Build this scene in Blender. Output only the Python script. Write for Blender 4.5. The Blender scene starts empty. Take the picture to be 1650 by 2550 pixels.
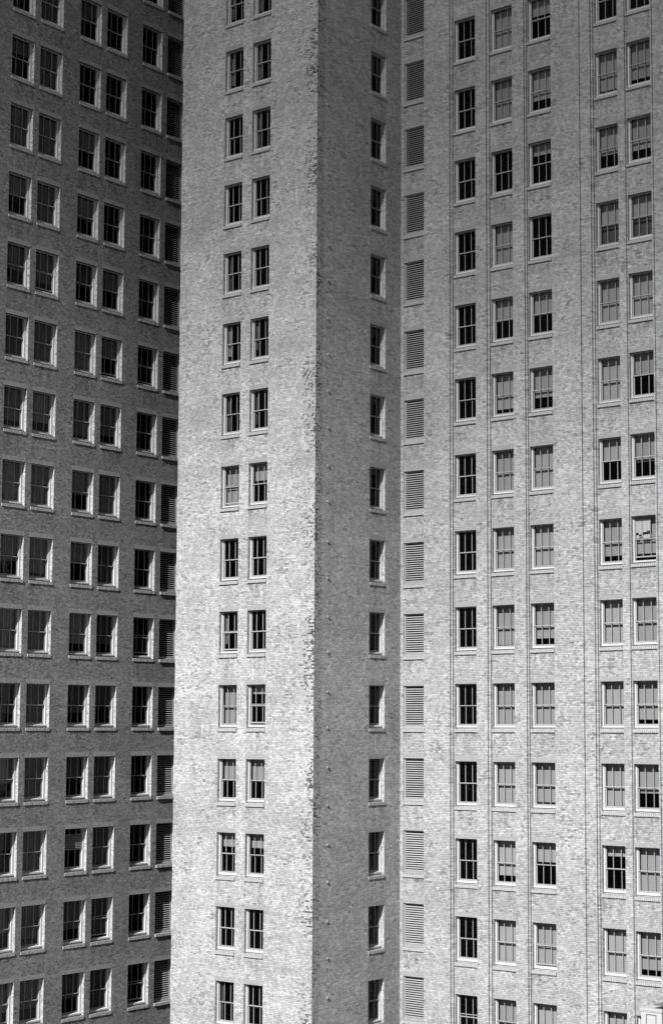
import bpy, bmesh, math, random
from mathutils import Vector, Matrix

random.seed(11)
S = bpy.context.scene
COL = S.collection
ZO = 34.0                                   # height of the reference storey's window heads above the street

# ------------------------------------------------------------------ helpers
class MB:
    """collects boxes and quads, then links them as one mesh object"""
    def __init__(s):
        s.v = []; s.f = []; s.uv = []; s.mi = []; s.u2 = {}
    def quad(s, pts, uvs=None, mi=0):
        i = len(s.v); s.v += [tuple(p) for p in pts]; s.f.append(tuple(range(i, i + len(pts))))
        s.uv.append(uvs); s.mi.append(mi)
    def box(s, x0, x1, y0, y1, z0, z1, mi=0):
        c = [(x0,y0,z0),(x1,y0,z0),(x1,y1,z0),(x0,y1,z0),(x0,y0,z1),(x1,y0,z1),(x1,y1,z1),(x0,y1,z1)]
        for q in ((0,3,2,1),(4,5,6,7),(0,1,5,4),(1,2,6,5),(2,3,7,6),(3,0,4,7)):
            s.quad([c[k] for k in q], None, mi)
    def prism(s, prof, x0, x1, mi=0):
        """profile of (y,z) points extruded along x"""
        n = len(prof)
        a = [(x0, y, z) for y, z in prof]; b = [(x1, y, z) for y, z in prof]
        s.quad(a[::-1], None, mi); s.quad(b, None, mi)
        for k in range(n):
            s.quad([a[k], a[(k+1) % n], b[(k+1) % n], b[k]], None, mi)
    def mesh(s, name, mats, recalc=True):
        me = bpy.data.meshes.new(name)
        me.from_pydata(s.v, [], s.f)
        if any(u is not None for u in s.uv):
            l = me.uv_layers.new(name='brick_uv')
            for p, u in zip(me.polygons, s.uv):
                for k, li in enumerate(p.loop_indices):
                    l.data[li].uv = u[k] if u else (0, 0)
        if s.u2:
            l = me.uv_layers.new(name='run_uv')
            for p in me.polygons:
                u = s.u2.get(p.index)
                for k, li in enumerate(p.loop_indices): l.data[li].uv = u[k] if u else (0, 9)
        for m in mats: me.materials.append(m)
        for p, mi in zip(me.polygons, s.mi): p.material_index = mi
        if recalc:
            bm = bmesh.new(); bm.from_mesh(me)
            bmesh.ops.recalc_face_normals(bm, faces=bm.faces); bm.to_mesh(me); bm.free()
        return me

def link(name, me, parent=None, loc=(0,0,0), rz=0.0):
    o = bpy.data.objects.new(name, me); COL.objects.link(o)
    o.location = loc; o.rotation_euler = (0, 0, rz)
    if parent: o.parent = parent
    return o

def top(o, label, cat, group=None, kind=None):
    if label: o['label'] = label
    if cat: o['category'] = cat
    if group: o['group'] = group
    if kind: o['kind'] = kind
    return o

# ------------------------------------------------------------------ materials
def new_mat(name):
    m = bpy.data.materials.new(name); m.use_nodes = True
    nt = m.node_tree; nt.nodes.clear()
    out = nt.nodes.new('ShaderNodeOutputMaterial')
    return m, nt, out

def N(nt, t, **kw):
    n = nt.nodes.new(t)
    for k, v in kw.items():
        if k.startswith('i_'):
            key = k[2:]
            key = int(key) if key.isdigit() else key.replace('_', ' ')
            n.inputs[key].default_value = v
        else: setattr(n, k, v)
    return n

def math_(nt, op, a, b=None, clamp=False):
    n = nt.nodes.new('ShaderNodeMath'); n.operation = op; n.use_clamp = clamp
    for i, x in enumerate((a, b)):
        if x is None: continue
        if isinstance(x, (int, float)): n.inputs[i].default_value = x
        else: nt.links.new(x, n.inputs[i])
    return n.outputs[0]

def ramp(nt, fac, lo, hi):
    n = nt.nodes.new('ShaderNodeMapRange'); n.clamp = True
    nt.links.new(fac, n.inputs[0])
    n.inputs[1].default_value = lo; n.inputs[2].default_value = hi
    return n.outputs[0]

def noise(nt, vec, scale, detail=3.0, rough=0.55):
    n = nt.nodes.new('ShaderNodeTexNoise'); n.inputs['Scale'].default_value = scale
    n.inputs['Detail'].default_value = detail; n.inputs['Roughness'].default_value = rough
    nt.links.new(vec, n.inputs['Vector']); return n.outputs['Fac']

def grey(v): return (v, v, v, 1)

def brick_material(name, base, seed, darkness=0.38, rate=0.95, streak=0.0, quoin=None, toothed=None, band=None, mottle=1.0, under_stain=None):
    m, nt, out = new_mat(name)
    uv = N(nt, 'ShaderNodeUVMap', uv_map='brick_uv').outputs[0]
    sep = N(nt, 'ShaderNodeSeparateXYZ'); nt.links.new(uv, sep.inputs[0])
    U, V = sep.outputs[0], sep.outputs[1]
    off = N(nt, 'ShaderNodeVectorMath', operation='ADD'); nt.links.new(uv, off.inputs[0]); off.inputs[1].default_value = (seed * 17.3, seed * 9.1, seed * 3.7)
    P = off.outputs[0]
    # brick cells : course 0.083 m, brick 0.235 m, running bond
    row = math_(nt, 'FLOOR', math_(nt, 'DIVIDE', V, 0.078))
    half = math_(nt, 'MULTIPLY', math_(nt, 'FLOORED_MODULO', row, 2.0), 0.5)
    cu = math_(nt, 'ADD', math_(nt, 'DIVIDE', U, 0.125), half)
    cell = math_(nt, 'FLOOR', cu)
    cv = N(nt, 'ShaderNodeCombineXYZ'); nt.links.new(cell, cv.inputs[0]); nt.links.new(row, cv.inputs[1]); cv.inputs[2].default_value = seed
    wn = N(nt, 'ShaderNodeTexWhiteNoise', noise_dimensions='3D'); nt.links.new(cv.outputs[0], wn.inputs['Vector'])
    R = wn.outputs['Value']
    sepc = N(nt, 'ShaderNodeSeparateColor'); nt.links.new(wn.outputs['Color'], sepc.inputs[0])
    R2 = sepc.outputs[1]
    # mortar joints
    fu = math_(nt, 'FRACT', cu); fv = math_(nt, 'FRACT', math_(nt, 'DIVIDE', V, 0.078))
    ju = math_(nt, 'LESS_THAN', fu, 0.05); jv = math_(nt, 'LESS_THAN', fv, 0.15)
    J = math_(nt, 'MAXIMUM', ju, jv)
    # low frequency mottling
    n1 = noise(nt, P, 0.33, 4, 0.6); n2 = noise(nt, P, 1.5, 5, 0.65); n3 = noise(nt, P, 7.0, 5, 0.75)
    stretch = N(nt, 'ShaderNodeMapping'); stretch.inputs['Scale'].default_value = (2.6, 0.16, 1); nt.links.new(P, stretch.inputs[0])
    n4 = noise(nt, stretch.outputs[0], 1.0, 4, 0.6)
    flat = N(nt, 'ShaderNodeMapping'); flat.inputs['Scale'].default_value = (3.2, 8.5, 1); nt.links.new(P, flat.inputs[0])
    n5 = noise(nt, flat.outputs[0], 1.0, 3, 0.7)
    k = math_(nt, 'ADD', 1.0, math_(nt, 'MULTIPLY', math_(nt, 'SUBTRACT', n1, 0.5), 0.7 * mottle))
    k = math_(nt, 'MULTIPLY', k, math_(nt, 'ADD', 1.0, math_(nt, 'MULTIPLY', math_(nt, 'SUBTRACT', n2, 0.5), 1.15 * mottle)))
    k = math_(nt, 'MULTIPLY', k, math_(nt, 'ADD', 1.0, math_(nt, 'MULTIPLY', math_(nt, 'SUBTRACT', n3, 0.5), 0.85)))
    fl = math_(nt, 'ADD', n5, math_(nt, 'MULTIPLY', math_(nt, 'SUBTRACT', n2, 0.5), 0.95))
    k = math_(nt, 'MULTIPLY', k, math_(nt, 'SUBTRACT', 1.06, math_(nt, 'MULTIPLY', ramp(nt, fl, 0.54, 0.72), 0.46)))
    k = math_(nt, 'MULTIPLY', k, math_(nt, 'ADD', 1.0, math_(nt, 'MULTIPLY', ramp(nt, math_(nt, 'SUBTRACT', 1.0, n5), 0.58, 0.75), 0.22)))
    # tonal shifts from course to course
    crs = N(nt, 'ShaderNodeMapping'); crs.inputs['Scale'].default_value = (0.10, 1.7, 1); nt.links.new(P, crs.inputs[0])
    k = math_(nt, 'MULTIPLY', k, math_(nt, 'ADD', 1.0, math_(nt, 'MULTIPLY', math_(nt, 'SUBTRACT', noise(nt, crs.outputs[0], 1.0, 5, 0.75), 0.5), 0.40)))
    # brick to brick variation
    k = math_(nt, 'MULTIPLY', k, math_(nt, 'ADD', 0.80, math_(nt, 'MULTIPLY', R2, 0.40)))
    # sparse dark bricks that come in clusters
    cl = math_(nt, 'ADD', rate, math_(nt, 'MULTIPLY', math_(nt, 'SUBTRACT', 0.52, n2), 0.75))
    prob = cl
    if quoin is not None:                       # weathered toothing close to the corner at U = quoin (side, reach)
        side, q0, reach = quoin
        d = math_(nt, 'MULTIPLY', math_(nt, 'SUBTRACT', U, q0), side)
        near = math_(nt, 'SUBTRACT', 1.0, math_(nt, 'DIVIDE', d, reach), True)
        vs = N(nt, 'ShaderNodeMapping'); vs.inputs['Scale'].default_value = (0.25, 0.42, 1); nt.links.new(P, vs.inputs[0])
        nz = ramp(nt, noise(nt, vs.outputs[0], 1.0, 4, 0.6), 0.42, 0.62)
        hit = math_(nt, 'MULTIPLY', math_(nt, 'POWER', near, 0.6), nz)
        prob = math_(nt, 'SUBTRACT', prob, math_(nt, 'MULTIPLY', math_(nt, 'MULTIPLY', hit, math_(nt, 'ADD', 0.55, math_(nt, 'MULTIPLY', math_(nt, 'FLOORED_MODULO', row, 2.0), 0.5))), 0.56))
    dark = math_(nt, 'GREATER_THAN', R, prob)
    dark = math_(nt, 'MULTIPLY', dark, math_(nt, 'SUBTRACT', 1.0, jv))
    k = math_(nt, 'MULTIPLY', k, math_(nt, 'SUBTRACT', 1.0, math_(nt, 'MULTIPLY', dark, darkness if quoin is None else math_(nt, 'ADD', darkness, math_(nt, 'MULTIPLY', hit, 0.58)))))
    if quoin is not None and quoin[2] > 0:
        pass
    if toothed is not None:                     # comb of open joints up one edge, only on the lower storeys
        side, q0, zmax = toothed
        d = math_(nt, 'MULTIPLY', math_(nt, 'SUBTRACT', U, q0), side)
        inb = math_(nt, 'MULTIPLY', math_(nt, 'GREATER_THAN', d, 0.32), math_(nt, 'LESS_THAN', d, 0.95))
        low = math_(nt, 'LESS_THAN', V, zmax)
        hz = ramp(nt, noise(nt, P, 0.9, 2), 0.40, 0.55)
        t = math_(nt, 'MULTIPLY', math_(nt, 'MULTIPLY', inb, low), math_(nt, 'MULTIPLY', hz, math_(nt, 'GREATER_THAN', R2, 0.45)))
        k = math_(nt, 'MULTIPLY', k, math_(nt, 'SUBTRACT', 1.0, math_(nt, 'MULTIPLY', t, 0.42)))
    if band is not None:                        # a strip of darker replacement brick along the corner
        q0, q1, amt = band
        wob = math_(nt, 'MULTIPLY', math_(nt, 'SUBTRACT', R2, 0.5), 0.12)
        b = math_(nt, 'MULTIPLY', math_(nt, 'GREATER_THAN', U, q0), math_(nt, 'LESS_THAN', math_(nt, 'ADD', U, wob), q1))
        k = math_(nt, 'MULTIPLY', k, math_(nt, 'SUBTRACT', 1.0, math_(nt, 'MULTIPLY', b, amt)))
    # water streaks: pale lime runs and dark soot runs
    soot = ramp(nt, n4, 0.56, 0.80)
    k = math_(nt, 'MULTIPLY', k, math_(nt, 'SUBTRACT', 1.0, math_(nt, 'MULTIPLY', soot, 0.14)))
    if streak > 0:
        s2 = N(nt, 'ShaderNodeMapping'); s2.inputs['Scale'].default_value = (3.4, 0.45, 1); s2.inputs['Location'].default_value = (4.3, 2.0, 0); nt.links.new(P, s2.inputs[0])
        lime = ramp(nt, noise(nt, s2.outputs[0], 1.0, 4, 0.6), 0.64, 0.78)
        k = math_(nt, 'ADD', k, math_(nt, 'MULTIPLY', lime, streak))
    # soot and wet runs that start at the sills
    uv2 = N(nt, 'ShaderNodeUVMap', uv_map='run_uv').outputs[0]
    sp2 = N(nt, 'ShaderNodeSeparateXYZ'); nt.links.new(uv2, sp2.inputs[0])
    run = N(nt, 'ShaderNodeMapping'); run.inputs['Scale'].default_value = (3.0, 0.9, 1); nt.links.new(P, run.inputs[0])
    rn = ramp(nt, noise(nt, run.outputs[0], 1.0, 5, 0.65), 0.46, 0.66)
    fade = math_(nt, 'SUBTRACT', 1.0, math_(nt, 'DIVIDE', sp2.outputs[1], 1.3), True)
    st = math_(nt, 'MULTIPLY', math_(nt, 'MULTIPLY', rn, math_(nt, 'POWER', fade, 0.7)), sp2.outputs[0])
    k = math_(nt, 'MULTIPLY', k, math_(nt, 'SUBTRACT', 1.0, math_(nt, 'MULTIPLY', st, 0.42)))
    # joints
    k = math_(nt, 'MULTIPLY', k, math_(nt, 'SUBTRACT', 1.0, math_(nt, 'MULTIPLY', J, 0.24)))
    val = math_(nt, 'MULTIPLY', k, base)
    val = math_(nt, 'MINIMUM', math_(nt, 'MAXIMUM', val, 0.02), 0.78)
    comb = N(nt, 'ShaderNodeCombineColor')
    for i in range(3): nt.links.new(val, comb.inputs[i])
    bs = N(nt, 'ShaderNodeBsdfPrincipled', i_Roughness=0.92); bs.inputs['Specular IOR Level'].default_value = 0.15
    nt.links.new(comb.outputs[0], bs.inputs['Base Color'])
    h = math_(nt, 'ADD', math_(nt, 'MULTIPLY', math_(nt, 'SUBTRACT', 1.0, J), 0.5), math_(nt, 'MULTIPLY', R, 0.55))
    h = math_(nt, 'ADD', h, math_(nt, 'MULTIPLY', n3, 0.9))
    h = math_(nt, 'SUBTRACT', h, math_(nt, 'MULTIPLY', dark, 0.6))
    bp = N(nt, 'ShaderNodeBump', i_Strength=0.9, i_Distance=0.016)
    nt.links.new(h, bp.inputs['Height']); nt.links.new(bp.outputs[0], bs.inputs['Normal'])
    nt.links.new(bs.outputs[0], out.inputs[0])
    return m

def plain(name, val, rough=0.6, var=0.12, scale=9.0, spec=0.3, metal=0.0, objvar=0.0):
    m, nt, out = new_mat(name)
    tc = N(nt, 'ShaderNodeTexCoord'); oi = N(nt, 'ShaderNodeObjectInfo')
    sh = N(nt, 'ShaderNodeVectorMath', operation='ADD'); nt.links.new(tc.outputs['Object'], sh.inputs[0])
    rv = math_(nt, 'MULTIPLY', oi.outputs['Random'], 40.0); nt.links.new(rv, sh.inputs[1])
    n = noise(nt, sh.outputs[0], scale, 4, 0.6)
    k = math_(nt, 'ADD', 1.0, math_(nt, 'MULTIPLY', math_(nt, 'SUBTRACT', n, 0.5), var * 2))
    if objvar: k = math_(nt, 'MULTIPLY', k, math_(nt, 'ADD', 1.0 - objvar, math_(nt, 'MULTIPLY', oi.outputs['Random'], objvar * 2)))
    k = math_(nt, 'MULTIPLY', k, val)
    comb = N(nt, 'ShaderNodeCombineColor')
    for i in range(3): nt.links.new(k, comb.inputs[i])
    bs = N(nt, 'ShaderNodeBsdfPrincipled', i_Roughness=rough, i_Metallic=metal); bs.inputs['Specular IOR Level'].default_value = spec
    nt.links.new(comb.outputs[0], bs.inputs['Base Color']); nt.links.new(bs.outputs[0], out.inputs[0])
    return m

def glass_material():
    m, nt, out = new_mat('window_glass')
    tr = N(nt, 'ShaderNodeBsdfTransparent'); tr.inputs[0].default_value = grey(0.90)
    gl = N(nt, 'ShaderNodeBsdfGlossy', i_Roughness=0.02); gl.inputs[0].default_value = grey(0.40)
    tc = N(nt, 'ShaderNodeTexCoord'); oi = N(nt, 'ShaderNodeObjectInfo')
    sh = N(nt, 'ShaderNodeVectorMath', operation='ADD'); nt.links.new(tc.outputs['Object'], sh.inputs[0]); nt.links.new(math_(nt, 'MULTIPLY', oi.outputs['Random'], 30.0), sh.inputs[1])
    bp = N(nt, 'ShaderNodeBump', i_Strength=0.6, i_Distance=0.006); nt.links.new(noise(nt, sh.outputs[0], 2.2, 1), bp.inputs['Height'])
    nt.links.new(bp.outputs[0], gl.inputs['Normal'])
    fr = N(nt, 'ShaderNodeFresnel'); ge = N(nt, 'ShaderNodeNewGeometry')
    io = N(nt, 'ShaderNodeMapRange'); nt.links.new(ge.outputs['Backfacing'], io.inputs[0]); io.inputs[3].default_value = 1.45; io.inputs[4].default_value = 1 / 1.45
    nt.links.new(io.outputs[0], fr.inputs[0])          # the same reflectance from both sides of a thin pane
    mx = N(nt, 'ShaderNodeMixShader'); nt.links.new(fr.outputs[0], mx.inputs[0]); nt.links.new(tr.outputs[0], mx.inputs[1]); nt.links.new(gl.outputs[0], mx.inputs[2])
    nt.links.new(mx.outputs[0], out.inputs[0])
    return m

B = 0.21
M = {}
M['brick_T'] = brick_material('sunlit_tower_brick', B, 1, streak=0.60, quoin=(-1, 0.0, 0.9), toothed=(1, -8.614, 17.5))
M['brick_S'] = brick_material('tower_side_brick', B * 1.06, 2, quoin=(1, 0.0, 0.55), band=(-0.05, 0.52, 0.16), rate=0.965)  # same brick as the front, paled in colour to lift the shaded side
M['brick_R'] = brick_material('right_wing_brick', B * 0.91, 3, streak=0.25, rate=0.95, mottle=0.8)
M['brick_L'] = brick_material('shade_darkened_left_brick', B * 0.60, 4, rate=0.965)  # face brick darkened: the wing's grazing shade is put into the colour
M['reveal'] = brick_material('sun_lightened_reveal_brick', B * 1.12, 6, rate=0.97, mottle=0.5)  # jamb brick lightened: the sun on the jambs is put into the colour
M['sill_brick'] = plain('sill_brick', 0.20, 0.9, 0.30, 14.0, 0.1)
M['lintel_brick'] = plain('lintel_brick', 0.160, 0.92, 0.65, 16.0, 0.1)
M['joint'] = plain('deep_mortar_joint', 0.07, 0.95, 0.2, 9.0, 0.05)
M['paint'] = plain('white_window_paint', 0.29, 0.5, 0.10, 8.0, 0.3, objvar=0.10)
M['sash_paint'] = plain('sash_paint', 0.16, 0.5, 0.10, 8.0, 0.3, objvar=0.14)
M['glass'] = glass_material()
M['blind'] = plain('roller_blind_cloth', 0.15, 0.8, 0.05, 2.5, 0.1, objvar=0.12)
M['curtain'] = plain('grey_curtain_cloth', 0.075, 0.9, 0.30, 2.0, 0.05, objvar=0.55)
M['dim_blind'] = plain('dim_inner_blind_cloth', 0.045, 0.9, 0.06, 3.0, 0.05)
M['paper'] = plain('paper_sheets', 0.24, 0.8, 0.05, 8.0, 0.1)
M['louvre'] = plain('louvre_metal', 0.165, 0.6, 0.22, 3.0, 0.2, objvar=0.12)
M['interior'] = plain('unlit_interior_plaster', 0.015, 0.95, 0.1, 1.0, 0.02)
M['roof'] = plain('roof_felt', 0.10, 0.9, 0.2, 0.6, 0.1)
M['anchor'] = plain('anchor_iron', 0.15, 0.7, 0.2, 20.0, 0.2)
M['terracotta'] = plain('white_glazed_terracotta', 0.24, 0.45, 0.08, 5.0, 0.3)
M['slate'] = plain('dark_roof_metal', 0.05, 0.6, 0.2, 4.0, 0.3)

# ------------------------------------------------------------------ window kit (local x along wall, y inwards, z up; origin = bottom centre of the opening)
FRAME_Y = 0.172
CACHE = {}
def key_mesh(key, fn):
    if key not in CACHE: CACHE[key] = fn()
    return CACHE[key]

def frame_mesh(w, h):
    b = MB(); hw = w / 2; t = 0.062 if w < 1.3 else 0.100
    for sgn in (-1, 1):
        x0, x1 = (-hw - 0.04, -hw + t) if sgn < 0 else (hw - t, hw + 0.04)
        b.box(x0, x1, FRAME_Y, FRAME_Y + 0.15, 0.045, h - 0.002)
    b.box(-hw + t, hw - t, FRAME_Y + 0.002, FRAME_Y + 0.15, h - 0.016, h - 0.002)
    # wooden sub sill with a nosing, and the apron under it
    b.prism([(FRAME_Y - 0.045, 0.062), (FRAME_Y - 0.045, 0.128), (FRAME_Y + 0.048, 0.150), (FRAME_Y + 0.15, 0.160), (FRAME_Y + 0.15, 0.062)], -hw + 0.004, hw - 0.004)
    b.box(-hw + 0.004, hw - 0.004, FRAME_Y + 0.012, FRAME_Y + 0.15, 0.0, 0.060)
    return b.mesh('window_frame', [M['paint']])

def sash_mesh(w, h, mo, upper):
    b = MB(); hw = w / 2 - (0.064 if w < 1.3 else 0.102)
    y0 = FRAME_Y + (0.045 if upper else 0.092); y1 = y0 + 0.040
    mid = h * 0.515
    z0, z1 = (mid - 0.02, h - 0.018) if upper else (0.162, mid + 0.022)
    st = 0.042
    b.box(-hw, -hw + st, y0, y1, z0, z1); b.box(hw - st, hw, y0, y1, z0, z1)
    tr = 0.020 if upper else 0.040
    br = 0.042 if upper else 0.060
    b.box(-hw + st, hw - st, y0 + 0.001, y1 - 0.001, z1 - tr, z1)
    b.box(-hw + st, hw - st, y0 + 0.001, y1 - 0.001, z0, z0 + br)
    for mx in (-mo, mo):
        b.box(mx - 0.013, mx + 0.013, y0 + 0.004, y1 - 0.004, z0 + br, z1 - tr)
    return b.mesh('sash_wood', [M['sash_paint']])

def pane_mesh(w, h):
    b = MB(); hw = w / 2 - (0.10 if w < 1.3 else 0.138); mid = h * 0.515
    for y, z0, z1 in ((FRAME_Y + 0.065, mid + 0.005, h - 0.03), (FRAME_Y + 0.112, 0.21, mid - 0.004)):
        b.quad([(-hw, y, z0), (hw, y, z0), (hw, y, z1), (-hw, y, z1)])
    return b.mesh('window_panes', [M['glass']])

def sill_mesh(w, var):
    rnd = random.Random(var * 7 + 3); b = MB(); n = round(w / 0.093); hw = w / 2 + 0.012; pj = 0.034 if (w > 1.3 or 1.17 < w < 1.19) else 0.070
    st = 2 * hw / n
    for i in range(n):
        x0 = -hw + i * st; j = rnd.uniform(-0.006, 0.006); d = rnd.uniform(-0.004, 0.003)
        b.prism([(-pj + j, -0.150 + d), (-pj + j, -0.020 + d), (FRAME_Y + 0.010, -0.001), (FRAME_Y + 0.010, -0.150 + d)], x0 + 0.004, x0 + st - 0.005)
    b.box(-hw + 0.01, hw - 0.01, -0.014, FRAME_Y, -0.142, -0.024, 1)      # mortar bed
    return b.mesh('brick_sill', [M['sill_brick'], M['joint']], True)

def lintel_mesh(w, var):
    rnd = random.Random(var * 13 + 5); b = MB(); n = round((w + 0.06) / 0.088); hw = w / 2 + 0.03; st = 2 * hw / n
    for i in range(n):
        x0 = -hw + i * st; j = rnd.uniform(0.001, 0.006); t = rnd.uniform(0.205, 0.215)
        b.box(x0 + 0.006, x0 + st - 0.006, -j, 0.05, 0.003, t)
    return b.mesh('soldier_course', [M['lintel_brick']])

def blind_mesh(w, h, frac, mat, var):
    """a roller blind: cloth with a slightly uneven hem, bottom bar and roller"""
    rnd = random.Random(var); b = MB(); hw = w / 2 - 0.045; y = FRAME_Y + 0.245
    zt = h - 0.045; zb = h - 0.045 - (h - 0.20) * frac
    tilt = rnd.uniform(-0.010, 0.010)
    n = 10
    for i in range(n):
        xa, xb = -hw + 2 * hw * i / n, -hw + 2 * hw * (i + 1) / n
        ya = y + 0.004 * math.sin(i * 1.3 + var); yb = y + 0.004 * math.sin((i + 1) * 1.3 + var)
        za, zc = zb + tilt * xa / hw, zb + tilt * xb / hw
        b.quad([(xa, ya, za), (xb, yb, zc), (xb, yb, zt), (xa, ya, zt)])
        b.quad([(xb, yb + 0.003, zc), (xa, ya + 0.003, za), (xa, ya + 0.003, zt), (xb, yb + 0.003, zt)])
    b.box(-hw, hw, y - 0.004, y + 0.008, zb - 0.024, zb + 0.001)
    b.box(-hw, hw, y - 0.006, y + 0.035, zt, zt + 0.04)
    return b.mesh('blind_cloth', [mat], recalc=False)

def curtain_mesh(w, h, frac, var):
    """gathered cloth hanging behind the glass"""
    rnd = random.Random(var * 31 + 1); b = MB(); hw = w / 2 - 0.04; y = FRAME_Y + 0.21
    zt = h - 0.05; zb = h - 0.05 - (h - 0.17) * frac
    n = 44; amp = rnd.uniform(0.012, 0.028); ph = rnd.uniform(0, 6)
    pt = []
    for i in range(n + 1):
        x = -hw + 2 * hw * i / n
        pt.append((x, y + amp * math.sin(x * 38 + ph + 1.2 * math.sin(x * 6)) ))
    for i in range(n):
        (xa, ya), (xb, yb) = pt[i], pt[i + 1]
        b.quad([(xa, ya, zb), (xb, yb, zb), (xb, yb, zt), (xa, ya, zt)])
        b.quad([(xb, yb + 0.002, zb), (xa, ya + 0.002, zb), (xa, ya + 0.002, zt), (xb, yb + 0.002, zt)])
    return b.mesh('curtain_cloth', [M['curtain']], recalc=False)

def drape_mesh(w, h, var):
    rnd = random.Random(var * 17 + 2); b = MB(); y = FRAME_Y + 0.19; x0 = -w / 2 + 0.10; wd = rnd.uniform(0.16, 0.30); n = 14
    zt = h - 0.05; zb = h * rnd.uniform(0.08, 0.30); tie = rnd.uniform(0.35, 0.8)
    P_ = lambda f, z: (x0 + wd * f * (1.0 if z == zt else tie), y + 0.02 * math.sin(f * 19 + var), z)
    for i in range(n):
        f, g_ = i / n, (i + 1) / n
        b.quad([P_(f, zb), P_(g_, zb), P_(g_, zt), P_(f, zt)])
    return b.mesh('drape_cloth', [M['curtain']], recalc=False)

def louvre_frame_mesh(w, h):
    b = MB(); hw = w / 2; y0 = 0.075; y1 = 0.19; t = 0.075
    b.box(-hw - 0.03, -hw + t, y0, y1, 0.0, h - 0.002); b.box(hw - t, hw + 0.03, y0, y1, 0.0, h - 0.002)
    b.box(-hw + t, hw - t, y0 + 0.001, y1, h - 0.06, h - 0.002); b.box(-hw + t, hw - t, y0 + 0.001, y1, 0.0, 0.14)
    b.prism([(y0 - 0.03, 0.006), (y0 - 0.03, 0.05), (y0, 0.062), (y0, 0.006)], -hw + 0.004, hw - 0.004)
    return b.mesh('louvre_frame', [M['louvre']])

def louvre_blades_mesh(w, h):
    b = MB(); hw = w / 2 - 0.076; n = 17
    z0, z1 = 0.15, h - 0.07; st = (z1 - z0) / n
    for i in range(n):
        z = z0 + i * st
        b.prism([(0.082, z), (0.080, z + 0.010), (0.124, z + 0.050), (0.128, z + 0.040)], -hw, hw)
    return b.mesh('louvre_blades', [M['louvre']])

W_H = 2.0
def window(parent, base, A, a, plane, zhead, w, h, mo, blind=0.0, style='blind', papers=False, seed=0, vent=False, label=None):
    """A: 'F' faces -Y (a = world X, plane = world Y), 'R' faces +X (a = world Y, plane = world X)"""
    if A == 'F': loc, rz = Vector((a, plane, zhead - h)), 0.0
    else: loc, rz = Vector((plane, a, zhead - h)), math.pi / 2
    kw = (round(w, 2), round(h, 2), round(mo, 3))
    o = link('window', key_mesh(('f',) + kw, lambda: frame_mesh(w, h)), parent, loc - base, rz)
    if label: o['label'] = label
    link('sash', key_mesh(('su',) + kw, lambda: sash_mesh(w, h, mo, True)), o)
    low = link('sash', key_mesh(('sl',) + kw, lambda: sash_mesh(w, h, mo, False)), o)
    rr = random.Random(seed * 131 + int(a * 10))
    if rr.random() < 0.05: low.location = (0, 0, rr.uniform(0.02, 0.12))
    link('pane', key_mesh(('p',) + kw, lambda: pane_mesh(w, h)), o)
    v = seed % 4
    link('sill', key_mesh(('s', v) + kw, lambda: sill_mesh(w, v)), o)
    link('lintel', key_mesh(('l', v) + kw, lambda: lintel_mesh(w, v)), o).location = (0, 0, h)
    if blind > 0:
        if style == 'curtain':
            link('curtain', curtain_mesh(w, h, blind, seed), o)
        else:
            link('blind', blind_mesh(w, h, blind, M['blind'], seed), o)
            if style == 'double':
                e = link('blind', key_mesh(('dim',) + kw, lambda: blind_mesh(w, h, 0.99, M['dim_blind'], 3)), o); e.location = (0, 0.07, 0)
    if papers:
        b = MB(); y = FRAME_Y + 0.078; zt = h - 0.11; mid = h * 0.515
        for (x0, x1, z0, z1) in ((-0.52, -0.40, mid + 0.30, zt), (-0.40, -0.25, mid + 0.22, zt), (-0.25, -0.19, mid + 0.16, zt - 0.12),
                                 (-0.19, 0.02, mid + 0.31, zt), (0.02, 0.20, mid + 0.36, zt - 0.01), (-0.50, -0.38, mid + 0.05, mid + 0.19), (-0.17, 0.16, mid + 0.04, mid + 0.20)):
            b.box(x0 + 0.004, x1 - 0.004, y, y + 0.003, z0, z1)
        link('paper_sheet', b.mesh('paper_sheets', [M['paper']]), o)
    if vent:
        b = MB(); mid = h * 0.515; hw = w / 2 - 0.11; y = FRAME_Y + 0.02
        for i in range(9):
            z = mid + 0.06 + i * 0.075
            b.prism([(y, z), (y, z + 0.012), (y + 0.06, z + 0.055), (y + 0.06, z + 0.040)], -hw, hw)
        link('vent_slats', b.mesh('vent_slats', [M['sash_paint']]), o)
    return o

def louvre(parent, base, A, a, plane, zhead, w, h, seed=0, inset=0.0):
    if A == 'F': loc, rz = Vector((a, plane, zhead - h)), 0.0
    else: loc, rz = Vector((plane, a, zhead - h)), math.pi / 2
    kw = (round(w, 2), round(h, 2))
    o = link('louvre_vent', key_mesh(('lf',) + kw, lambda: louvre_frame_mesh(w, h)), parent, loc - base + (Vector((0, inset, 0)) if A == 'F' else Vector((-inset, 0, 0))), rz)
    link('blade', key_mesh(('lb',) + kw, lambda: louvre_blades_mesh(w, h)), o)
    link('sill', key_mesh(('s', seed % 4) + kw + (0,), lambda: sill_mesh(w, seed % 4)), o).location = (0, -inset, 0)
    link('lintel', key_mesh(('l', seed % 4) + kw + (0,), lambda: lintel_mesh(w, seed % 4)), o).location = (0, -inset, h)
    return o

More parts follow.
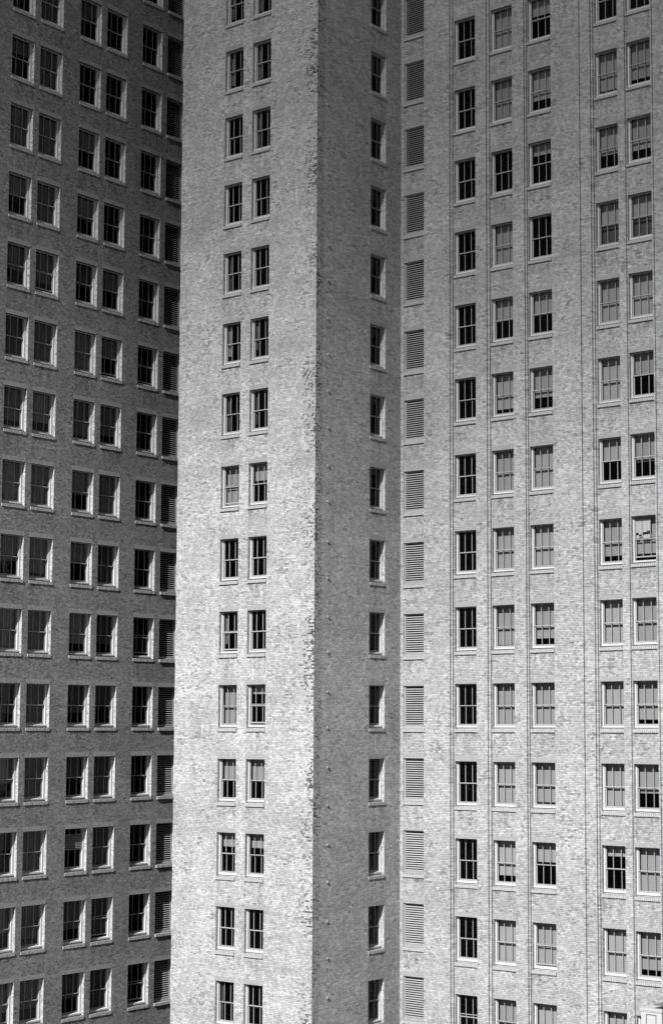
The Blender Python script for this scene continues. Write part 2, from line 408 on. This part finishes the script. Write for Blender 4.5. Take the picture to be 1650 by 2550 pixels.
# ------------------------------------------------------------------ walls with real openings
DEPTH = 0.34
def facade(strips, zb, zt, P):
    """strips: list of (a0, a1, d, openings); d = how far the strip stands out; P(a, d, z) -> point"""
    b = MB()
    for si, (a0, a1, d, ops) in enumerate(strips):
        xs = sorted({a0, a1} | {x for o in ops for x in o[:2]})
        zs = sorted({zb, zt} | {z for o in ops for z in o[2:4]})
        for i in range(len(xs) - 1):
            for j in range(len(zs) - 1):
                xm, zm = (xs[i] + xs[i+1]) / 2, (zs[j] + zs[j+1]) / 2
                if any(o[0] < xm < o[1] and o[2] < zm < o[3] for o in ops): continue
                q = [(xs[i], zs[j]), (xs[i+1], zs[j]), (xs[i+1], zs[j+1]), (xs[i], zs[j+1])]
                ab = [o for o in ops if o[0] < xm < o[1] and o[2] > zm]
                if ab:
                    zs_ = min(o[2] for o in ab)
                    b.u2[len(b.f)] = [(1, zs_ - 0.12 - z) for x, z in q]
                b.quad([P(x, d, z) for x, z in q], q)
        for (x0, x1, z0, z1) in ops:
            dd = d - DEPTH
            for (p, q) in (((x0, z0), (x0, z1)), ((x1, z1), (x1, z0)), ((x0, z1), (x1, z1)), ((x1, z0), (x0, z0))):
                if p[0] == q[0]: uv = [(p[0], p[1]), (p[0] + DEPTH, p[1]), (p[0] + DEPTH, q[1]), (p[0], q[1])]
                else: uv = [(p[0], p[1]), (p[0], p[1] + DEPTH), (q[0], p[1] + DEPTH), (q[0], p[1])]
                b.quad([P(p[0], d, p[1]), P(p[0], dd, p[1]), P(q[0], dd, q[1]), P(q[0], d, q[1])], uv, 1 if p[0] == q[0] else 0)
        if si + 1 < len(strips):
            d2 = strips[si + 1][2]
            if abs(d2 - d) > 1e-6:
                b.quad([P(a1, d, zb), P(a1, d2, zb), P(a1, d2, zt), P(a1, d, zt)],
                       [(a1, zb), (a1 + abs(d2 - d), zb), (a1 + abs(d2 - d), zt), (a1, zt)])
    return b

# storey window-head levels
ZK = {-2: 43.97, -1: 40.6307, 0: 37.3136, 1: 34.0, 2: 30.6697, 3: 27.3221, 4: 23.9168, 5: 20.5313, 6: 17.068, 7: 13.6173, 8: 10.2043,
      9: 6.7868, 10: 3.3771, 11: 0.0, 12: -3.3817, 13: -6.7423, 14: -10.12}
def zT(k): return ZK[k] + ZO
def zL(k): return ZK[k] + 0.056 + ZO
def zR(k): return ZK[k] * 1.0435 - 0.248 + ZO
VW = 6.383; UL = 12.383; UT = 8.614
ZTOP = 56.0 + ZO

def interior(parent, base, A, a0, a1, plane, heads, name='interior_wall'):
    """back partition and floor slabs seen through the panes"""
    b = MB()
    def bx(x0, x1, y0, y1, z0, z1):
        if A == 'F': b.box(x0 - base.x, x1 - base.x, plane + y0 - base.y, plane + y1 - base.y, z0 - base.z, z1 - base.z)
        else: b.box(plane - y1 - base.x, plane - y0 - base.x, x0 - base.y, x1 - base.y, z0 - base.z, z1 - base.z)
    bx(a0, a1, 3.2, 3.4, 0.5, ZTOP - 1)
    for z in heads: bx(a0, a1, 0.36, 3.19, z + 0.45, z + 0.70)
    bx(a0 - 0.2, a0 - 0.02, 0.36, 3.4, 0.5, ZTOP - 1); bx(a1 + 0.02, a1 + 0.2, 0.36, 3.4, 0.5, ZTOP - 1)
    link(name, b.mesh('interior_partitions', [M['interior']]), parent)

# ================================================================== 1. the corner tower
base = Vector((0.0, 0.0, 0.0))
tower = top(link('brick_tower', None), 'projecting brick tower with a sunlit face of paired windows and a shaded side face', 'tower')
TC = [(-5.7897, -4.6276), (-4.0271, -2.8759)]
opsT = [(c0, c1, zT(k) - W_H, zT(k)) for (c0, c1) in TC for k in range(-2, 15)]
b = facade([(-UT, 0.0, 0.0, opsT)], 0.0, ZTOP, lambda a, d, z: (a, -d, z))
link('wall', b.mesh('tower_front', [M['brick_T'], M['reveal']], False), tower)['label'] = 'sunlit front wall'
SC = (3.9906, 5.1657)
opsS = [(SC[0], SC[1], zT(k) - W_H, zT(k)) for k in range(-2, 15)]
b = facade([(0.0, VW + 0.004, 0.0, opsS)], 0.0, ZTOP, lambda a, d, z: (d, a, z))
b.quad([(-UT, 0, 0), (-UT, 14, 0), (-UT, 14, ZTOP), (-UT, 0, ZTOP)], [(0, 0), (14, 0), (14, ZTOP), (0, ZTOP)])
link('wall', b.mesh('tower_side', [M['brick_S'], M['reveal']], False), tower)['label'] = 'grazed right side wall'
blT = {(0, 6): .99, (1, 6): .40, (0, 9): .99, (1, 9): .20, (0, 10): .52, (1, 10): .52, (0, 11): .33, (1, 11): .33}
for c, (c0, c1) in enumerate(TC):
    for k in range(-2, 15):
        o = window(tower, base, 'F', (c0 + c1) / 2, 0.0, zT(k), c1 - c0, W_H, 0.194, blT.get((c, k), 0), seed=c * 40 + k + 5)
        if (c, k) not in blT and (k * 7 + c * 3) % 5 in (0, 1, 3): link('curtain', drape_mesh(c1 - c0, W_H, k * 2 + c + 9), o)
for k in range(-2, 15):
    window(tower, base, 'R', (SC[0] + SC[1]) / 2, 0.0, zT(k), SC[1] - SC[0], W_H, 0.194, 0, seed=90 + k)
# iron wall anchors on the side face, two to a storey
ba = MB()
n = 10
for i in range(n):
    t0, t1 = 2 * math.pi * i / n, 2 * math.pi * (i + 1) / n
    r0, r1 = 0.075, 0.055
    c0, s0, c1, s1 = math.cos(t0), math.sin(t0), math.cos(t1), math.sin(t1)
    ba.quad([(0, r0*c0, r0*s0), (0, r0*c1, r0*s1), (0.042, r1*c1, r1*s1), (0.042, r1*c0, r1*s0)])
    ba.quad([(0.042, 0, 0), (0.042, r1*c0, r1*s0), (0.042, r1*c1, r1*s1)])
anchor = ba.mesh('wall_anchor', [M['anchor']])
zs = []
for k in range(0, 14):
    zs += [zT(k) - 0.37, zT(k) - 2.02]
for z in zs:
    jr = random.Random(int(z * 100))
    link('wall_anchor', anchor, tower, (0.001, 0.785 + (36.9 + ZO - z) * 0.0062 + jr.uniform(-0.02, 0.02), z + jr.uniform(-0.05, 0.05)))
rb = MB(); rb.box(-UT + 0.3, -0.3, 0.3, 13.7, ZTOP - 0.8, ZTOP - 0.6); rb.box(-UT - 0.05, 0.05, -0.05, 14, ZTOP, ZTOP + 0.25)
link('roof', rb.mesh('tower_roof', [M['roof']]), tower)
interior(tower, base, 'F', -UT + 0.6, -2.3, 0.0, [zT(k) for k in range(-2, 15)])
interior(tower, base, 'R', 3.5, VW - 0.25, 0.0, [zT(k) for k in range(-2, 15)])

# ================================================================== 2. the right wing
baseR = Vector((1.6, VW, 0.0))
right = top(link('brick_building', None, None, baseR), 'pale sunlit brick building with stepped vertical piers and a column of louvre vents', 'building')
VR = VW - 0.15
WR = 1.26; HR = 2.07
RO = {1: (3.29, 4.55), 2: (5.395, 6.655), 3: (7.475, 8.735), 4: (11.075, 12.335), 5: (12.81, 14.05)}
def opsR(c, plane=0): return [(RO[c][0], RO[c][1], zR(k) - HR, zR(k)) for k in range(-1, 15)]
LV = (0.1896, 1.4496)
opsV = [(LV[0], LV[1], zT(k) - 2.02, zT(k)) for k in range(-2, 15)]
a_, s_, sp, pr = 0.20, 0.10, 0.0, 0.30
strips = [(0.0, 1.645, -0.15, opsV),
          (1.645, 3.15, a_, []), (3.15, 3.245, s_, []), (3.245, 4.65, sp, opsR(1)),
          (4.65, 5.26, a_, []), (5.26, 5.372, s_, []), (5.372, 6.74, sp, opsR(2)),
          (6.74, 7.375, a_, []), (7.375, 7.447, s_, []), (7.447, 8.92, sp, opsR(3)),
          (8.92, 10.42, pr, []), (10.42, 10.94, a_, []), (10.94, 11.026, s_, []), (11.026, 12.41, sp, opsR(4)),
          (12.41, 12.77, pr, []), (12.77, 14.07, a_, opsR(5)), (14.07, 14.14, pr, []), (14.14, 26.0, a_, [])]
b = facade(strips, 0.0, ZTOP + 1.5, lambda a, d, z: (a - baseR.x, VR - d - baseR.y, z))
b.quad([(26 - 1.6, VR - a_ - VW, 0), (26 - 1.6, 14, 0), (26 - 1.6, 14, ZTOP + 1.5), (26 - 1.6, VR - a_ - VW, ZTOP + 1.5)], [(0, 0), (14, 0), (14, ZTOP), (0, ZTOP)])
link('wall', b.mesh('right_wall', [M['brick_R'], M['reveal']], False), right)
blR = {
 1: {},
 2: {0: .99, 1: .99, 3: .99, 4: .50, 5: .84, 6: .99, 7: .99, 8: .93, 9: .99, 10: .99, 11: .81, 12: .96, 13: .99},
 3: {0: .36, 1: .69, 2: .24, 4: .50, 5: .67, 6: .99, 7: .99, 8: .80, 9: .99, 10: .91, 11: .44, 12: .97, 13: .99},
 4: {1: .88, 2: .62, 3: .50, 4: .99, 5: .99, 6: .50, 7: .82, 8: .99, 9: .99, 10: .97, 11: .22, 12: .96, 13: .99},
 5: {1: .83, 2: .71, 3: .50, 4: .99, 5: .47, 6: .60, 7: .83, 8: .99, 9: .85, 10: .63, 11: .99, 12: .83}}
for c in RO:
    for k in range(-1, 15):
        f = blR[c].get(k, 0)
        st = 'double' if (k == 3 and c in (4, 5)) else 'blind'
        lab = None
        if c == 5 and k == 7: lab = 'window with white papers taped inside its upper panes'
        window(right, baseR, 'F', (RO[c][0] + RO[c][1]) / 2, VR - (a_ if c == 5 else 0), zR(k), RO[c][1] - RO[c][0], HR, 0.195, f, st,
               papers=(c == 5 and k == 7), seed=c * 50 + k, label=lab)
for k in range(-2, 15):
    louvre(right, baseR, 'F', (LV[0] + LV[1]) / 2, VW, zT(k), LV[1] - LV[0], 2.02, k + 3)
rb = MB(); rb.box(0.3 - 1.6, 24.2, 0.3, 13.7, ZTOP + 0.6, ZTOP + 0.8); rb.box(-1.6, 24.5, -0.5, 14, ZTOP + 1.5, ZTOP + 1.75)
link('roof', rb.mesh('right_roof', [M['roof']]), right)
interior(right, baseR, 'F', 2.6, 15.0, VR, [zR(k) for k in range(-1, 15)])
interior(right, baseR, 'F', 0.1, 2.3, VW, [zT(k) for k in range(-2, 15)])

# ================================================================== 3. the left wing
baseL = Vector((-UL, 0.0, 0.0))
left = top(link('brick_building', None, None, baseL), 'dim grey brick building at far left with sun catching the right jambs of its windows', 'building')
LC = {1: (-7.5471, -6.1979), 2: (-5.8364, -4.4367), 3: (-3.3125, -1.9444), 4: (-1.5648, -0.1922), 5: (0.8813, 2.2758)}
kr = {1: range(-2, 15), 2: range(-2, 15), 3: range(-2, 15), 4: range(-2, 15), 5: range(-2, 15)}
LLv = (2.6649, 3.95)
opsL = [(LC[c][0], LC[c][1], zL(k) - 2.03, zL(k)) for c in LC for k in kr[c]] + [(LLv[0], LLv[1], zL(k) - 2.03, zL(k)) for k in range(-2, 15)]
b = facade([(-48.0, 6.5, 0.0, opsL)], 0.0, ZTOP, lambda a, d, z: (d, a, z))
b.quad([(0, 6.5, 0), (UL - UT, 6.5, 0), (UL - UT, 6.5, ZTOP), (0, 6.5, ZTOP)], [(0, 0), (4, 0), (4, ZTOP), (0, ZTOP)])
b.quad([(0, -48, 0), (-14, -48, 0), (-14, -48, ZTOP), (0, -48, ZTOP)], [(0, 0), (14, 0), (14, ZTOP), (0, ZTOP)])
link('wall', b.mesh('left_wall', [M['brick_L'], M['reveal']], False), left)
blL = {
 1: {0: .35, 1: .98, 2: .5, 3: .6, 4: .95, 5: .8, 6: .98, 7: .6, 8: .98, 9: .72, 10: .6, 11: .42, 12: .6, 13: .7},
 2: {-1: .98, 0: .9, 1: .98, 2: .98, 3: .75, 4: .98, 5: .72, 6: .98, 7: .85, 8: .98, 9: .95, 10: .98, 11: .98, 12: .80, 13: .7},
 3: {-1: .5, 1: .5, 2: .55, 3: .55, 4: .98, 5: .88, 6: .55, 7: .5, 8: .75, 9: .68, 10: .55, 12: .70, 13: .62},
 4: {3: .5, 4: .5, 5: .75, 6: .92, 7: .98, 8: .72, 9: .5, 10: .98, 11: .98, 12: .95, 13: .98},
 5: {}}
for c in LC:
    for k in kr[c]:
        window(left, baseL, 'R', (LC[c][0] + LC[c][1]) / 2, -UL, zL(k), LC[c][1] - LC[c][0], 2.03, 0.2125, blL[c].get(k, 0), 'curtain',
               seed=c * 60 + k + 2, vent=((c, k) in ((3, 11), (1, -1))), label='window with a slatted vent in its upper sash' if (c, k) in ((3, 11), (1, -1)) else None)
for k in range(-2, 15):
    louvre(left, baseL, 'R', (LLv[0] + LLv[1]) / 2, -UL, zL(k), LLv[1] - LLv[0], 2.03, k + 9, 0.09)
rb = MB(); rb.box(-13.7, -0.3, -47.7, 6.2, ZTOP - 0.8, ZTOP - 0.6); rb.box(-14, 0.05, -48, 6.5, ZTOP, ZTOP + 0.25)
link('roof', rb.mesh('left_roof', [M['roof']]), left)
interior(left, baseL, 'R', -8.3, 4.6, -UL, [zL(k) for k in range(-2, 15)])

# ================================================================== 4. the low white building whose corner pier just shows
YP = VR - 3.0; zP = ZO - 6.43
baseW = Vector((14.54, YP, 0.0))
white = top(link('white_building', None, None, baseW), 'white stone corner pier with flat cap and dark sloping roof, before the right wall', 'building')
b = MB(); b.box(0.045, 0.975, 0.03, 0.95, 0.0, zP - 0.10)
pier = link('pier', b.mesh('corner_pier', [M['terracotta']]), white)
b = MB()
b.box(0.0, 1.02, -0.015, 1.0, zP - 0.085, zP); b.box(0.02, 1.0, 0.005, 0.97, zP - 0.14, zP - 0.087)
link('cap', b.mesh('pier_cap', [M['terracotta']]), pier)
b = MB()
for x0, x1, z0, z1 in ((0.27, 0.74, -0.262, -0.236), (0.27, 0.30, -3.0, -0.264), (0.71, 0.74, -3.0, -0.264)):
    b.box(x0, x1, 0.012, 0.032, zP + z0, zP + z1)
link('panel_moulding', b.mesh('panel_moulding', [M['slate']]), pier)
b = MB(); b.box(0.98, 7.0, 0.35, 2.2, 0.0, zP - 0.25); b.box(0.98, 7.1, 0.20, 2.3, zP - 0.245, zP + 0.10)
link('wall', b.mesh('white_wall', [M['terracotta']]), white)
b = MB()
x0, x1, y0, y1, z0, z1 = 0.62, 7.2, 0.10, 2.35, zP + 0.145, zP + 1.5
A_ = [(x0 - 0.05, 0.0, z0), (x1, y0, z0), (x1, y1, z0), (x0, y1, z0)]; R_ = [(4.0, 1.3, z1), (6.0, 1.3, z1)]
b.quad(A_[::-1]); b.quad([A_[0], A_[1], R_[1], R_[0]]); b.quad([A_[2], A_[3], R_[0], R_[1]]); b.quad([A_[3], A_[0], R_[0]]); b.quad([A_[1], A_[2], R_[1]])
link('roof', b.mesh('hip_roof', [M['slate']]), white)

# ================================================================== ground, sky, added shading cloud
SV = Vector((0.24, -1.0, 0.82)).normalized()          # towards the sun
gm, nt, out = new_mat('street_asphalt')
tc = N(nt, 'ShaderNodeTexCoord')
nn = noise(nt, tc.outputs['Object'], 0.35, 6, 0.6)
v = math_(nt, 'ADD', 0.04, math_(nt, 'MULTIPLY', nn, 0.05))
cb = N(nt, 'ShaderNodeCombineColor')
for i in range(3): nt.links.new(v, cb.inputs[i])
bs = N(nt, 'ShaderNodeBsdfPrincipled', i_Roughness=0.9); nt.links.new(cb.outputs[0], bs.inputs['Base Color']); nt.links.new(bs.outputs[0], out.inputs[0])
g = MB(); g.quad([(-3000, -3000, 0), (3000, -3000, 0), (3000, 3000, 0), (-3000, 3000, 0)])
top(link('ground', g.mesh('ground', [gm])), None, None, kind='structure')

# unseen cloud added to block sun: its taper is shaped to darken upper storeys
cm, nt, out = new_mat('shade_cloud_volume')
SIG = 0.022
pv = N(nt, 'ShaderNodeVolumePrincipled', i_Density=SIG, i_Anisotropy=0.6); pv.inputs['Color'].default_value = grey(0.35)
nt.links.new(pv.outputs[0], out.inputs['Volume'])
E = (Vector((0, 0, 1)) - SV * SV.z).normalized(); PX = SV.cross(E).normalized()
O0 = Vector((3.0, 3.0, 5.0 + ZO))                     # the ray through this point just misses the cloud
cen = O0 + SV * 650.0
QN, PN = 26, 18; QL, PL = 95.0, 170.0
def thick(q, p):
    rise = 2.6 / SIG * (max(q, 0) / 26.0) ** 2.1
    cap = 85.0 * math.sqrt(max(0.0, 1 - max(0.0, (q - 45) / (QL - 45)) ** 2))
    t = 1.0 / (1.0 / max(rise, 1e-6) ** 3 + 1.0 / max(cap, 1e-6) ** 3) ** (1 / 3)
    t *= math.sqrt(max(0.0, 1 - (abs(p) / PL) ** 6))
    return t * (1 + 0.05 * math.sin(p * 0.045 + 1.0) + 0.04 * math.sin(q * 0.13 + p * 0.03))
cv = []; cf = []
for side in (1, -1):
    for i in range(QN + 1):
        for j in range(PN + 1):
            q = QL * i / QN; p = -PL + 2 * PL * j / PN
            t = thick(q, p) * (0.6 if side > 0 else 0.4)
            cv.append(cen + E * (q + 1.5 * math.sin(p * 0.05)) + PX * p + SV * (side * t))
W_ = PN + 1; H_ = (QN + 1) * W_
for i in range(QN):
    for j in range(PN):
        a0 = i * W_ + j
        cf.append((a0, a0 + 1, a0 + W_ + 1, a0 + W_)); cf.append((H_ + a0, H_ + a0 + W_, H_ + a0 + W_ + 1, H_ + a0 + 1))
me = bpy.data.meshes.new('added_shade_cloud'); me.from_pydata([tuple(x) for x in cv], [], cf); me.materials.append(cm)
bm = bmesh.new(); bm.from_mesh(me); bmesh.ops.remove_doubles(bm, verts=bm.verts, dist=0.02)
bl = [e for e in bm.edges if e.is_boundary]
if bl: bmesh.ops.holes_fill(bm, edges=bl, sides=0)
bmesh.ops.recalc_face_normals(bm, faces=bm.faces); bm.to_mesh(me); bm.free()
top(link('added_shade_cloud', me), None, None, kind='structure')

# black-and-white picture taken through a red filter: only the red part of the sky counts
w = bpy.data.worlds.new('World'); S.world = w; w.use_nodes = True
nt = w.node_tree; nt.nodes.clear()
sky = nt.nodes.new('ShaderNodeTexSky'); sky.sky_type = 'NISHITA'; sky.sun_disc = False; sky.air_density = 0.45; sky.dust_density = 0.4
sky.sun_elevation = math.asin(SV.z); sky.sun_rotation = math.atan2(SV.x, SV.y)
bw = nt.nodes.new('ShaderNodeSeparateColor') ; bg = nt.nodes.new('ShaderNodeBackground'); wo = nt.nodes.new('ShaderNodeOutputWorld')
nt.links.new(sky.outputs[0], bw.inputs[0]); nt.links.new(bw.outputs[0], bg.inputs[0]); nt.links.new(bg.outputs[0], wo.inputs[0])
bg.inputs[1].default_value = 0.05
sl = bpy.data.lights.new('sun', 'SUN'); sl.energy = 5.0; sl.angle = math.radians(0.5); sl.color = (1, 1, 1)
so = bpy.data.objects.new('sun', sl); COL.objects.link(so); so.rotation_euler = SV.to_track_quat('Z', 'Y').to_euler()
so.location = (40, -60, 120)

# ================================================================== camera
cam = bpy.data.cameras.new('camera'); co = bpy.data.objects.new('camera', cam); COL.objects.link(co)
CU, CV, CZ, YAW, PITCH, ROLL, F, PX_, PY_ = -49.6906, -59.1885, 4.8541, 0.6394, 0.0951, 0.0007, 4291.967, 210.2123, 125.6226
fw = Vector((-math.sin(YAW) * math.cos(PITCH), math.cos(YAW) * math.cos(PITCH), math.sin(PITCH)))
rt = Vector((math.cos(YAW), math.sin(YAW), 0)); up = rt.cross(fw)
cr, sr = math.cos(ROLL), math.sin(ROLL)
r2 = rt * cr + up * sr; u2 = up * cr - rt * sr
co.matrix_world = Matrix(((r2.x, u2.x, -fw.x, -CU), (r2.y, u2.y, -fw.y, CV), (r2.z, u2.z, -fw.z, CZ + ZO), (0, 0, 0, 1)))
cam.sensor_fit = 'VERTICAL'; cam.sensor_height = 36.0; cam.lens = F / 2550 * 36.0
cam.shift_x = -PX_ / 2550; cam.shift_y = PY_ / 2550
cam.clip_start = 1.0; cam.clip_end = 6000.0
S.camera = co
vs = S.view_settings; vs.view_transform = 'Standard'; vs.look = 'None'; vs.exposure = 1.48; vs.gamma = 1.0
S.cycles.transparent_max_bounces = 16; S.cycles.max_bounces = 6; S.cycles.volume_bounces = 0
